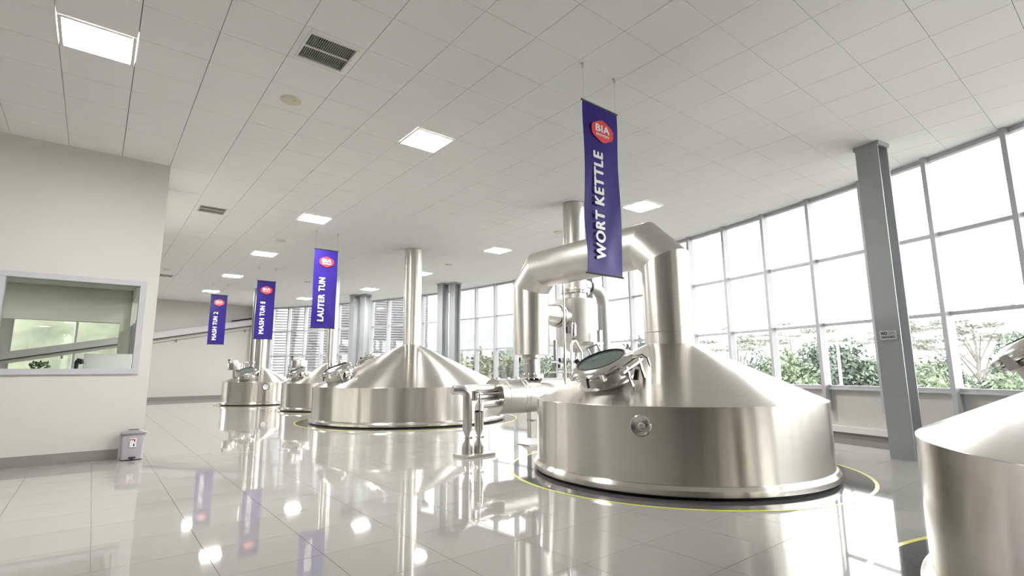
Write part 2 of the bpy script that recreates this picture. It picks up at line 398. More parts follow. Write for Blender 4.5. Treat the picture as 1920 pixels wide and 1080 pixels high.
# ------------------------------------------------------------------ tanks
TANK_G = 'round steel brewing tanks set in the floor'
def cone_frame(c, R, zr, slope_t, az, r):
    a = R_(az); d = Vector((math.cos(a), math.sin(a), 0)); ang = math.atan(slope_t)
    p = Vector((c[0], c[1], 0)) + d * r; p.z = zr + (R - r) * slope_t
    n = (d * math.sin(ang) + Vector((0, 0, math.cos(ang)))).normalized()
    tng = Vector((0, 0, 1)).cross(d).normalized()          # along the circumference, anticlockwise
    dn = tng.cross(n).normalized()                         # = down slope or up slope
    if dn.z > 0: dn = -dn
    return p, n, tng, dn
near_tank = None
def manway(tank, c, R, zr, st, az, r, size=1.0, side=1, label=None):
    p, n, tg, dn = cone_frame(c, R, zr, st, az, r)
    M = Matrix((tg, -dn, n)).transposed()                   # local x along tangent, y up slope, z out
    if M.determinant() < 0: M = Matrix((-tg, -dn, n)).transposed()
    s = size; L = lambda x, y, z: p + M @ Vector((x * s, y * s, z * s))
    neck = MB().lathe([(.335 * s, -.06 * s), (.325 * s, .0), (.30 * s, .03 * s), (.30 * s, .115 * s)], p, 40, M)
    neck.lathe([(.31 * s, .12 * s), (.35 * s, .12 * s), (.35 * s, .14 * s), (.31 * s, .14 * s)], p, 40, M)
    mw = neck.build('manway', STEELP, tank)
    if label: mw['label'] = label
    lid = MB().lathe([(.30 * s, .14 * s), (.365 * s, .145 * s), (.372 * s, .16 * s), (.372 * s, .185 * s), (.36 * s, .20 * s), (.30 * s, .235 * s), (.285 * s, .237 * s), (.278 * s, .225 * s), (.278 * s, .15 * s)], p, 40, M)
    lid.build('lid_ring', POLISH, mw)
    MB().lathe([(.279 * s, .205 * s), (.279 * s, .224 * s)], p, 40, M, True, True).build('lid_glass', LID, mw)
    MB().lathe([(.286 * s, .236 * s), (.288 * s, .242 * s), (.276 * s, .242 * s), (.276 * s, .226 * s)], p, 40, M).build('gasket', DARK, mw)
    # hinge bracket with roller on one side
    h = MB(); sx = side
    for yy in (-.11, .11):
        h.box(L(sx * .40, yy, .14), (.12 * s, .022 * s, .10 * s), M=M)
        h.box(L(sx * .44, yy, .05), (.03 * s, .022 * s, .20 * s), M=M)
    h.build('hinge_bracket', POLISH, mw)
    MB().cyl(L(sx * .43, -.19, .155), L(sx * .43, .17, .155), .036 * s, n=16).build('hinge_spring', POLISH, mw)
    MB().tube([L(sx * .36, .14, .20), L(sx * .46, .17, .21), L(sx * .49, .20, .15), L(sx * .47, .22, .05)], .013 * s, 8).build('stay_rod', POLISH, mw)
    MB().cyl(L(sx * .47, -.06, .02), L(sx * .50, -.02, .12), .03 * s, .024 * s, n=12).build('hinge_stop', BLACK, mw)
    # grab handle opposite
    MB().tube([L(-sx * .30, .16, .22), L(-sx * .33, .17, .31), L(-sx * .25, .27, .31), L(-sx * .22, .26, .22)], .011 * s, 8).build('handle', POLISH, mw)
    MB().cyl(L(-sx * .36, .0, .19), L(-sx * .40, .0, .23), .025 * s, .03 * s, n=12).build('knob', BLACK, mw)
    # latch lever at the lower front edge
    if tank is not near_tank: MB().cyl(L(.08 * sx, -.36, .17), L(.10 * sx, -.40, .08), .014 * s, n=10).build('latch', BLACK, mw)
    f = MB()
    for a in (-130, -50):
        f.box(L(.365 * math.cos(R_(a)), .365 * math.sin(R_(a)), .15), (.05 * s, .05 * s, .08 * s), M=M)
    f.build('clamp_lugs', POLISH, mw)['kind'] = 'stuff'
    return mw
def tank(name, label, c, R, zr, st, r_top, fl=.05, ring=None, chim=None):
    t = empty(name, (c[0], c[1], 0), label, 'brewing tank', TANK_G)
    zt = zr + (R - r_top) * st
    body = MB().lathe([(R + .004, .09), (R, .12), (R, zr - .004), (R - .003, zr)], (*c, 0), 160); body.build('body', STEEL, t, smooth=20)
    MB().lathe([(R - .003, zr), (r_top, zt)], (*c, 0), 160).build('cone_roof', STEEL, t, smooth=20)
    MB().lathe([(R, .125), (R + fl * .35, .12), (R + fl * .95, .085), (R + fl, .075), (R + fl, .035), (R + fl - .01, .03), (R - .03, .03)], (*c, 0), 160).build('base_flange', STEEL, t, smooth=20)
    MB().lathe([(R - .01, .0), (R - .01, .032)], (*c, 0), 120).build('foot_skirt', DARK, t, smooth=20)
    if chim:
        MB().lathe([(r_top, zt - .01), (chim, zt + .03), (chim, CZ + .03)], (*c, 0), 64).build('chimney', STEEL2, t, smooth=20)
        MB().ring((*c, 0), chim, chim + .02, CZ - .012, CZ, 64).build('ceiling_collar', STEELP, t)
    if ring:
        MB().ring((*c, 0), R - .1, ring - .036, -.001, .002, 128).build('floor_inlay', INLAY, floor)
        MB().ring((*c, 0), ring - .036, ring, -.001, .0025, 128).build('yellow_line', YELL, floor)
    return t, zt
ST = .476
KC = (5.755, 3.97); LC = (6.40, 12.20); M1 = (6.13, 17.30); M2 = (5.0, 21.73); NC = (4.10, -.80)
kettle, kzt = tank('wort_kettle', 'large steel brewing tank in the middle foreground with a round sight port below its cone', KC, 1.71, .84, ST, .308, ring=2.07)
lauter, lzt = tank('lauter_tun', 'widest steel tank, under a tall single chimney, behind the pipe stand', LC, 2.36, .845, ST, .225, .055, ring=2.73, chim=.225)
mash1, m1zt = tank('mash_tun', 'medium steel tank half hidden between the farthest tank and the widest one', M1, 1.46, .845, ST, .16, .055, ring=1.80, chim=.16)
mash2, m2zt = tank('mash_tun', 'farthest and smallest steel tank, beside the cream end wall', M2, 1.245, .845, ST, .17, .05, ring=1.56, chim=.17)
near, nzt = tank('whirlpool_tank', 'nearest steel tank, cut off by the right edge of the picture', NC, 1.80, .83, ST, .275, ring=2.14, chim=.275)
manway(kettle, KC, 1.71, .84, ST, 178, 1.17, 1.0, side=1, label='round manway lid with dark glass')
manway(lauter, LC, 2.36, .845, ST, 181, 1.88, 1.0, side=1)
manway(lauter, LC, 2.36, .845, ST, 120, 1.25, .85, side=-1)
manway(mash1, M1, 1.46, .845, ST, 178, 1.0, .9, side=1)
manway(mash2, M2, 1.245, .845, ST, 225, .80, .95, side=1)
near_tank = near
manway(near, NC, 1.80, .83, ST, 93, 1.02, 1.0, side=-1)
def sight_port(t, c, R, az, z, r, dark=False):
    a = R_(az); d = Vector((math.cos(a), math.sin(a), 0)); p = Vector((c[0], c[1], z)) + d * R
    M = d.to_track_quat('Z', 'Y').to_matrix()
    o = MB().lathe([(r * .92, -.01), (r, .0), (r * 1.08, .012), (r * 1.0, .02), (r * .88, .016), (r * .86, .004)], p, 36, M).build('sight_port', DARK if dark else POLISH, t)
    MB().lathe([(r * .90, .017), (r * .75, .009), (r * .4, .004), (.001, .003)], p, 36, M).build('port_glass', POLISH if not dark else SIGNW, o)
    if not dark:
        MB().lathe([(r * .36, .008), (r * .36, .035), (r * .25, .045), (.001, .045)], p + M @ Vector((r * .15, 0, 0)), 24, M).build('port_nozzle', POLISH, o)
sight_port(kettle, KC, 1.71, -155.6, .655, .095)
sight_port(mash2, M2, 1.245, -93, .665, .115, True)
# mixer pots on the mash tuns
def pot(t, c, R, az, r, lab=None):
    p, n, tg, dn = cone_frame(c, R, .845, ST, az, r)
    q = Vector((p.x, p.y, p.z))
    o = MB().lathe([(.20, .26), (.25, .27), (.255, .50), (.245, .52), (.0, .53)], q - Vector((0, 0, .02)), 32, cap0=True).build('feed_pot', STEELP, t)
    MB().lathe([(.11, .50), (.11, .56), (.07, .60), (.0, .605)], q, 24).build('pot_lid', WHITE, o)
    MB().cyl(q + Vector((0, 0, -.05)), q + Vector((0, 0, .26)), .07, n=16).build('pot_stem', STEELP, o)
    MB().cyl(q + Vector((-.05, .03, .2)), q + Vector((.12, -.02, .26)), .05, n=12).build('pot_valve', BLACK, o)
    k = q + Vector((-.20, .1, .5)); 
    kb = MB().cyl(k, k + Vector((0, 0, .1)), .015, n=8); kb.cyl(k + Vector((0, 0, .1)), k + Vector((0, 0, .14)), .045, n=14); kb.build('pot_knob', BLACK, o)
pot(mash2, M2, 1.245, 168, .86); pot(mash1, M1, 1.46, 150, 1.0)
sp = MB().cyl((M2[0] - .30, M2[1] + .02, 1.2), (M2[0] - .30, M2[1] + .02, CZ), .11, n=24).build('side_riser', STEELP, mash2)
MB().ring((M2[0] - .30, M2[1] + .02, 0), .10, .14, 1.53, 1.58, 32).build('riser_clamp', POLISH, sp)
MB().tube([(M2[0] - .38, M2[1], 1.55), (M2[0] - .55, M2[1] + .05, 1.56), (M2[0] - .68, M2[1] + .1, 1.42)], .012, 8).build('riser_line', STEELP, sp)

# ------------------------------------------------------------------ vapour duct over the kettle
DX = KC[0]; DY2 = 6.68; DZ = 2.87; DR = .305
duct = empty('vapour_duct', (KC[0], KC[1], 1.5), 'big steel duct rising from the front tank and arching over in mitred bends', 'duct')
dp = [(DX, KC[1], kzt - .01), (DX, KC[1], 2.58), (DX, KC[1] + .30, DZ), (DX, DY2 - .30, DZ), (DX, DY2, 2.58), (DX, DY2, 1.45)]
full = MB(); full.tube(dp, DR, 56, caps=True)
for i, nm in enumerate(('riser', 'elbow', 'cross_run', 'elbow', 'drop_leg')):
    n = 56; mb = MB(); mb.add(full.v[i * n:(i + 2) * n], [(k, (k + 1) % n, n + (k + 1) % n, n + k) for k in range(n)])
    if i == 4: mb.f.append(tuple(n + k for k in range(n)))
    mb.build(nm, STEEL2 if i in (0, 4) else STEELR, duct)
MB().ring((DX, KC[1], 0), DR - .002, DR + .004, 1.655, 1.662, 56).build('seam_band', STEELP, duct)
st_ = MB().cyl((DX, DY2, 1.46), (DX, DY2, 1.40), .165, n=32); st_.cyl((DX, DY2, 1.40), (DX, DY2, 1.37), .165, .135, n=32); st_.cyl((DX, DY2, 1.37), (DX, DY2, 1.08), .135, n=32, caps=False)
st_.build('drop_spigot', STEELP, duct)
fl = MB(); fl.ring((DX, DY2, 0), .13, .20, 1.10, 1.125, 40); fl.build('flange', STEELP, duct)
MB().ring((DX, DY2, 0), .13, .20, 1.07, 1.095, 40).build('flange', STEELP, duct)
def bolts(c, r, z0, z1, n, parent, axis='Z', rad=.012):
    mb = MB()
    for i in range(n):
        a = 2 * PI * i / n
        if axis == 'Z': q = Vector(c) + Vector((r * math.cos(a), r * math.sin(a), 0)); mb.cyl(q + Vector((0, 0, z0)), q + Vector((0, 0, z1)), rad, n=6)
        else: q = Vector(c) + Vector((0, r * math.cos(a), r * math.sin(a))); mb.cyl(q + Vector((z0, 0, 0)), q + Vector((z1, 0, 0)), rad, n=6)
    o = mb.build('flange_bolts', POLISH, parent); o['kind'] = 'stuff'; return o
bolts((DX, DY2, 0), .175, 1.045, 1.145, 12, duct)
MB().cyl((DX - .30, DY2 - .05, 1.33), (DX - .30, DY2 - .05, 1.40), .015, n=8).build('probe', BLACK, duct)
MB().tube([(DX - .13, DY2 - .05, 1.30), (DX - .30, DY2 - .05, 1.30), (DX - .30, DY2 - .05, 1.34)], .012, 8).build('probe_arm', STEELP, duct)

# ------------------------------------------------------------------ horizontal condenser
VZ, VR, VX0, VX1 = .785, .275, 4.95, 8.3
cond = empty('condenser_vessel', (5.7, DY2, 0), 'horizontal steel cylinder vessel lying between the two large tanks', 'vessel')
MX = Vector((1, 0, 0)).to_track_quat('Z', 'Y').to_matrix()
MB().lathe([(VR, 0), (VR, VX1 - VX0)], (VX0, DY2, VZ), 56, MX, False, True).build('shell', STEELR, cond)
MB().lathe([(VR, 0), (VR + .006, 0), (VR + .006, .02), (VR, .02)], (VX0, DY2, VZ), 56, MX).build('rim_band', STEELP, cond)
MB().lathe([(VR, .012), (.001, .004)], (VX0, DY2, VZ), 56, MX).build('end_plate', STEELP, cond)
for x in (5.10, 5.42, 5.50, 6.6): MB().lathe([(VR, 0), (VR + .004, .004), (VR + .004, .014), (VR, .018)], (x, DY2, VZ), 56, MX).build('weld_band', STEELP, cond)
for x, s in ((5.02, 1), (5.22, 1), (5.42, 1), (5.02, -1), (5.42, -1)):
    MB().box((x, DY2 - .03, VZ + s * (VR + .008)), (.05, .06, .028)).build('lifting_lug', STEELP, cond)
for x in (5.72, 7.6):
    lg = MB().box((x, DY2 - .02, .27), (.11, .11, .52)); lg.build('support_leg', STEELR, cond, smooth=0)
    MB().add([(x - .14, DY2 - .14, .012), (x + .14, DY2 - .14, .012), (x + .14, DY2 + .1, .012), (x - .14, DY2 + .1, .012), (x - .055, DY2 - .075, .1), (x + .055, DY2 - .075, .1), (x + .055, DY2 + .035, .1), (x - .055, DY2 + .035, .1)],
             [(0, 1, 5, 4), (1, 2, 6, 5), (2, 3, 7, 6), (3, 0, 4, 7), (3, 2, 1, 0), (4, 5, 6, 7)]).build('leg_shoe', STEELR, cond, smooth=0)
    MB().box((x, DY2 - .02, .006), (.36, .3, .012)).build('leg_plate', STEELR, cond, smooth=0)
    MB().ring((x, DY2 - .02, 0), .06, .09, .375, .40, 24).build('leg_clamp', STEELP, cond)

# ------------------------------------------------------------------ twin pipe stand
PY = 6.36
stand = empty('pipe_stand', (4.34, PY, 0), 'pair of upright steel pipes with clamped necks on a floor plate', 'pipe stand')
MB().box((4.335, PY - .06, .018), (.50, .34, .036), .10).build('base_plate', STEELR, stand, smooth=0)
def upright(x, y, top, prof_top):
    prof = [(.078, .036), (.078, .12), (.075, .14), (.03, .225), (.03, .262), (.068, .37), (.068, top)]
    o = MB().lathe(prof, (x, y, 0), 28, cap0=True).build('upright_pipe', STEELP, stand)
    MB().ring((x, y, 0), .028, .052, .235, .258, 24).build('neck_clamp', POLISH, o)
    MB().box((x + .062, y - .01, .243), (.03, .02, .035)).build('clamp_tail', POLISH, o)
    return o
ua = upright(4.25, PY, .80, 0)
MB().tube([(4.25, PY, .80), (4.25, PY, .86), (4.19, PY + .02, .92), (4.06, PY + .08, .92)], .068, 24).build('elbow', STEELP, ua)
ub = upright(4.44, PY - .02, .60, 0)
MB().tube([(4.44, PY - .02, .60), (4.46, PY, .665), (4.54, PY + .08, .70), (4.95, DY2 - .12, .70)], .066, 24).build('elbow', STEELP, ub)
MB().tube([(4.06, PY + .08, .92), (4.30, PY + .10, .92), (4.98, DY2 - .06, .92)], .066, 24).build('header_pipe', STEELP, stand)
MB().cyl((4.30, PY + .09, .80), (4.98, DY2 - .05, .80), .04, n=20).build('bypass_pipe', STEELP, stand)
MB().cyl((4.40, PY + .05, .76), (4.40, PY + .05, .90), .05, n=16).build('valve_body', POLISH, stand)
for x, z in ((4.21, .86), (4.395, .86)):
    MB().tube([(x, PY - .10, .036), (x, PY - .10, z), (x + .03, PY - .06, z + .02), (x + .03, PY + .04, z + .02)], .012, 8).build('thin_rod', STEELP, stand)
for x, y in ((4.14, PY - .19), (4.55, PY + .05)): MB().cyl((x, y, .036), (x, y, .055), .02, n=8).build('anchor_bolt', POLISH, stand)

# ------------------------------------------------------------------ separator with stack
SC = (7.03, 6.86)
sep = empty('steam_separator', (SC[0], SC[1], 1.5), 'upright steel separator drum whose flanged neck runs up to the ceiling', 'vessel')
MB().lathe([(.11, 1.52), (.20, 1.56), (.385, 1.70), (.385, 2.49), (.37, 2.50), (.20, 2.505)], (*SC, 0), 56, cap0=True).build('drum', STEELR, sep)
MB().lathe([(.205, 2.50), (.205, 2.62)], (*SC, 0), 48).build('neck', STEELP, sep)
for z in (2.625, 2.665): MB().ring((*SC, 0), .20, .275, z, z + .03, 48).build('flange', STEELP, sep)
bolts((*SC, 0), .25, 2.61, 2.71, 16, sep)
MB().lathe([(.205, 2.69), (.205, CZ + .03)], (*SC, 0), 48).build('stack', STEELR, sep)
MB().ring((*SC, 0), .20, .23, CZ - .012, CZ, 48).build('ceiling_collar', STEELP, sep)
d = (Vector((*SC, 2.17)) - Vector((DX, DY2, 2.17))); dn_ = d.normalized(); q0 = Vector((DX, DY2, 2.17)) + dn_ * .22; q1 = Vector((*SC, 2.17)) - dn_ * .30
MB().cyl(q0, q0 + dn_ * .42, .17, .185, n=36).build('inlet_cone', STEELP, sep)
for k in (.44, .50):
    MB().cyl(q0 + dn_ * k, q0 + dn_ * (k + .035), .215, n=40).build('inlet_flange', STEELR, sep)
MB().cyl(q0 + dn_ * .53, q1, .17, n=36).build('inlet_spigot', STEELR, sep)
MB().box((6.60, 6.66, 1.90), (.06, .05, .11)).build('name_plate', BLACK, sep, smooth=0)
MB().add([(6.88, 6.30, 1.68), (7.14, 6.30, 1.68), (7.40, 7.0, 1.68), (6.88, 7.0, 1.68), (6.88, 6.30, 1.62), (7.14, 6.30, 1.65), (7.40, 7.0, 1.65), (6.88, 7.0, 1.62)],
         [(0, 1, 2, 3), (7, 6, 5, 4), (0, 4, 5, 1), (1, 5, 6, 2), (2, 6, 7, 3), (3, 7, 4, 0)]).build('support_shelf', STEELR, sep, smooth=0)
MB().box((7.09, 6.34, .95), (.07, .07, 1.90)).build('support_post', STEELR, sep, smooth=0)
MB().cyl((6.92, 6.33, .0), (6.92, 6.33, 1.66), .02, n=10).build('support_rod', STEELP, sep)

elbow = empty('exhaust_elbow_pipe', (7.80, 6.86, 0), 'pale lagged pipe bending down beside the separator drum', 'pipe')
MB().tube([(7.22, 6.86, 2.80), (7.48, 6.86, 2.80), (7.64, 6.86, 2.76), (7.76, 6.86, 2.64), (7.80, 6.86, 2.48), (7.80, 6.86, 1.62), (7.80, 6.86, 1.50), (7.80, 6.86, 0)], [.115, .115, .115, .115, .115, .115, .09, .09], 32).build('lagged_pipe', mat('pale lagging', (.50, .50, .49), .42, .6), elbow)
for z in (1.64, 2.42): MB().ring((7.80, 6.86, 0), .113, .119, z, z + .012, 32).build('lagging_band', STEELP, elbow)
MB().cyl((7.38, 6.86, 2.80), (7.42, 6.86, 2.80), .13, n=28).build('lagging_flange', BLACK, elbow)

thin = empty('sampling_pipework', (6.3, 6.3, 1.0), 'thin upright pipes and loops with a small expansion bottle behind the front tank', 'pipework')
MB().cyl((6.16, 6.3, .0), (6.16, 6.3, 2.75), .021, n=12).build('upright_pipe', POLISH, thin)
MB().tube([(6.32, 6.3, .0), (6.32, 6.3, 1.60), (6.36, 6.3, 1.68), (6.43, 6.3, 1.68), (6.48, 6.3, 1.60), (6.56, 6.3, 1.50), (6.56, 6.3, 1.02)], .022, 12).build('loop_pipe', POLISH, thin)
MB().lathe([(.012, 1.70), (.02, 1.76), (.045, 1.78), (.045, 1.97), (.03, 2.0), (.001, 2.005)], (6.385, 6.3, 0), 20).build('expansion_bottle', POLISH, thin)
MB().cyl((6.37, 6.3, 1.73), (6.42, 6.3, 1.73), .02, n=10).build('bottle_valve', BLACK, thin)
MB().tube([(6.48, 6.35, 1.56), (6.48, 6.35, 1.36), (6.44, 6.35, 1.33), (5.95, 6.4, 1.33)], .02, 10).build('branch_pipe', POLISH, thin)
MB().tube([(6.50, 6.35, .95), (6.50, 6.35, 1.28), (6.46, 6.35, 1.33)], .02, 10).build('branch_pipe', POLISH, thin)
MB().cyl((5.90, 6.42, 1.16), (6.48, 6.35, 1.16), .014, n=8).build('cross_pipe', STEELP, thin)
MB().cyl((6.1, 6.45, 1.20), (6.46, 6.35, 1.20), .018, n=8).build('cross_pipe', STEELP, thin)
MB().cyl((6.08, 6.45, 1.15), (6.08, 6.45, 1.70), .03, n=12).build('level_tube', STEELP, thin)
MB().cyl((6.56, 6.3, 1.02), (6.56, 6.3, .96), .04, .02, n=10).build('drain_tip', BLACK, thin)
for x, z in ((6.10, 1.36), (6.25, 1.30), (6.08, 1.26)): MB().cyl((x, 6.36, z - .03), (x, 6.36, z + .03), .022, n=8).build('valve_knob', BLACK, thin)

# ------------------------------------------------------------------ steel columns
def h_column(name, cx, cy, rz, label, cat='column', wd=.30, dp_=.27):
    t = empty(name, (cx, cy, 0), label, cat, 'grey steel columns along the window wall')
    m = Matrix.Rotation(rz, 3, 'Z')
    for s in (-1, 1):
        MB().box(Vector((cx, cy, CZ / 2)) + m @ Vector((s * (dp_ / 2 - .009), 0, 0)), (.018, wd, CZ), rz).build('flange', COLM, t, smooth=0)
    MB().box((cx, cy, CZ / 2), (dp_ - .037, .014, CZ), rz).build('web', COLM, t, smooth=0)
    for s in (-1, 1):
        MB().box(Vector((cx, cy, CZ - .03)) + m @ Vector((0, s * (wd / 2 + .012), 0)), (dp_ + .02, .02, .06), rz).build('ceiling_trim', COLM, t, smooth=0)
    return t
h_column('steel_column', 8.56, 2.31, R_(-10), 'grey steel column carrying the white no smoking sign, beside the nearest tank')
h_column('steel_column', 10.22, 9.60, R_(0), 'grey steel column mostly hidden behind the separator drum')
h_column('steel_column', 9.86, 16.42, R_(8), 'grey steel column, left one of the pair right of the tall tank chimney', dp_=.3)
h_column('steel_column', 10.12, 16.00, R_(8), 'grey steel column, right one of the pair right of the tall tank chimney', dp_=.3)
h_column('steel_column', 8.38, 21.10, R_(15), 'grey steel column, left one of the pair left of the tall tank chimney', dp_=.3)
h_column('steel_column', 8.68, 20.68, R_(15), 'grey steel column, right one of the pair left of the tall tank chimney', dp_=.3)
h_column('steel_column', 5.98, 27.35, R_(10), 'dark steel column in the far corner behind the farthest tank')

# no smoking sign on the near column
CA = R_(-10); fx = 8.56 - .1355 * math.cos(CA); fy = 2.31 - .1355 * math.sin(CA)
sg = empty('no_smoking_sign', (fx, fy, 1.62), 'small white no smoking sign fixed to the grey column', 'sign')
my = Matrix.Rotation(CA, 3, 'Z')
MB().box((fx - .004, fy, 1.635), (.006, .205, .125), CA).build('plate', SIGNW, sg, smooth=0)
rgt = my @ Vector((0, -1, 0)); nn = my @ Vector((-1, 0, 0)); zc = Vector((0, 0, 1)); o0 = Vector((fx - .004, fy, 1.635)) + nn * .003
text_mesh('NO', INK, sg, 'lettering', o0 - rgt * .082 + zc * .003, rgt, zc, .046, .075, bold=.05, lift=.0015)
text_mesh('SMOKING', INK, sg, 'lettering', o0 - rgt * .084 - zc * .040, rgt, zc, .026, .165, bold=.05, lift=.0015)
Ms = Matrix((rgt, zc, nn)).transposed()
MB().lathe([(.030, .0012), (.035, .0012), (.035, .0022), (.030, .0022), (.030, .0012)], o0 + rgt * .045 + zc * .026, 28, Ms).build('prohibition_ring', mat('faded grey print', (.42, .38, .39), .5), sg)
MB().box(o0 + rgt * .045 + zc * .026 + nn * .002, (.045, .007, .002), M=Ms @ Matrix.Rotation(R_(18), 3, 'Z')).build('cigarette_mark', INK, sg, smooth=0)

# ------------------------------------------------------------------ ceiling lights, vents and discs
LIGHT_LABELS = {(-9, -8): 'square ceiling light panel above the office front wall, largest in view', (-3, -8): 'square ceiling light panel left of the wort kettle banner',
    (5, -8): 'square ceiling light panel right of the wort kettle banner', (-3, -16): 'square ceiling light panel just above the lauter tun banner',
    (-3, -23): 'square ceiling light panel above the mash tun 1 banner', (-3, -30): 'square ceiling light panel above and between the two mash tun banners',
    (-3, -37): 'farthest left ceiling light panel just above the mash tun 2 banner', (5, -16): 'square ceiling light panel between the tall chimney and the arching duct',
    (5, -23): 'square ceiling light panel half hidden right behind the tall tank chimney', (5, -30): 'square ceiling light panel above the left pair of columns',
    (3, -37): 'faint far ceiling light panel left of the lauter tun banner'}
for n, j in LIGHT_CELLS:
    x, y = cell_xy(n, j)
    lt = empty('ceiling_light', (x, y, CZ), LIGHT_LABELS.get((n, j), 'unseen ceiling light panel added behind the viewpoint'), 'ceiling light', 'ceiling light panels')
    f = MB()
    for s in (-1, 1):
        f.box((x + s * (TX / 2 - .022), y, CZ + .015), (.03, TY - .014, .05)); f.box((x, y + s * (TY / 2 - .022), CZ + .015), (TX - .075, .03, .05))
    f.build('frame', WHITE, lt, smooth=0)
    MB().box((x, y, CZ + .022), (TX - .074, TY - .074, .02)).build('diffuser', LAMP, lt, smooth=0)
VL = ['ceiling air grille nearest the camera with two round fans behind its slats', 'middle ceiling air grille, above the end of the office wall', 'farthest ceiling air grille at the edge of the office wall']
for (n, j), lab in zip(VENT_CELLS, VL):
    x, y = cell_xy(n, j); v = empty('air_grille', (x, y, CZ), lab, 'air vent', 'ceiling air grilles')
    f = MB(); hx, hy = .235, .235
    for s in (-1, 1):
        f.box((x + s * (TX / 2 + hx) / 2, y, CZ + .012), ((TX / 2 - hx) - .006, TY - .008, .024))
        f.box((x, y + s * (TY / 2 + hy) / 2, CZ + .012), (hx * 2, (TY / 2 - hy) - .006, .024))
    f.build('surround', CEILM, v, smooth=0)
    f = MB()
    for s in (-1, 1):
        f.box((x + s * hx, y, CZ - .002), (.022, hy * 2 + .022, .02)); f.box((x, y + s * hy, CZ - .002), (hx * 2 - .022, .022, .02))
    f.box((x, y, CZ - .002), (hx * 2 - .022, .016, .016))
    f.build('grille_frame', WHITE, v, smooth=0)
    MB().box((x, y, CZ + .052), (hx * 2, hy * 2, .006)).build('plenum', DUCTD, v, smooth=0)
    sl = MB()
    for i in range(22):
        xx = x - hx + .02 + i * (hx * 2 - .04) / 21
        for s in (-1, 1): sl.box((xx, y + s * hy / 2, CZ + .008), (.007, hy - .03, .006))
    sl.build('slats', GRILLE, v, smooth=0)['kind'] = 'stuff'
    for s in (-1, 1): MB().cyl((x - .07, y + s * .09, CZ + .02), (x - .07, y + s * .09, CZ + .048), .05, n=20).build('fan', BLACK, v)
DISCS = [((1.54, 6.12), 'round ivory ceiling disc nearest the camera, below the large air grille'), ((3.32, 13.25), 'round ceiling disc left of the lauter tun banner'), ((8.22, 8.52), 'round ceiling disc above the cross run of the duct'),
         ((8.15, 13.28), 'round ceiling disc right of the tall tank chimney'), ((1.52, 19.2), 'round ceiling disc beside the farthest air grille'), ((5.73, 19.0), 'round ceiling disc left of the lauter tun banner foot')]
for (x, y), lab in DISCS:
    dsc = empty('ceiling_speaker', (x, y, CZ), lab, 'ceiling speaker', 'round ceiling discs')
    MB().lathe([(.115, 0), (.11, -.014), (.09, -.022), (.001, -.024)], (x, y, CZ), 36).build('cover', IVORY, dsc)
    MB().ring((x, y, CZ), .108, .120, -.008, 0, 36).build('rim', WHITE, dsc)
    MB().cyl((x + .03, y - .06, CZ - .028), (x + .03, y - .06, CZ - .02), .007, n=8).build('screw', STEELP, dsc)

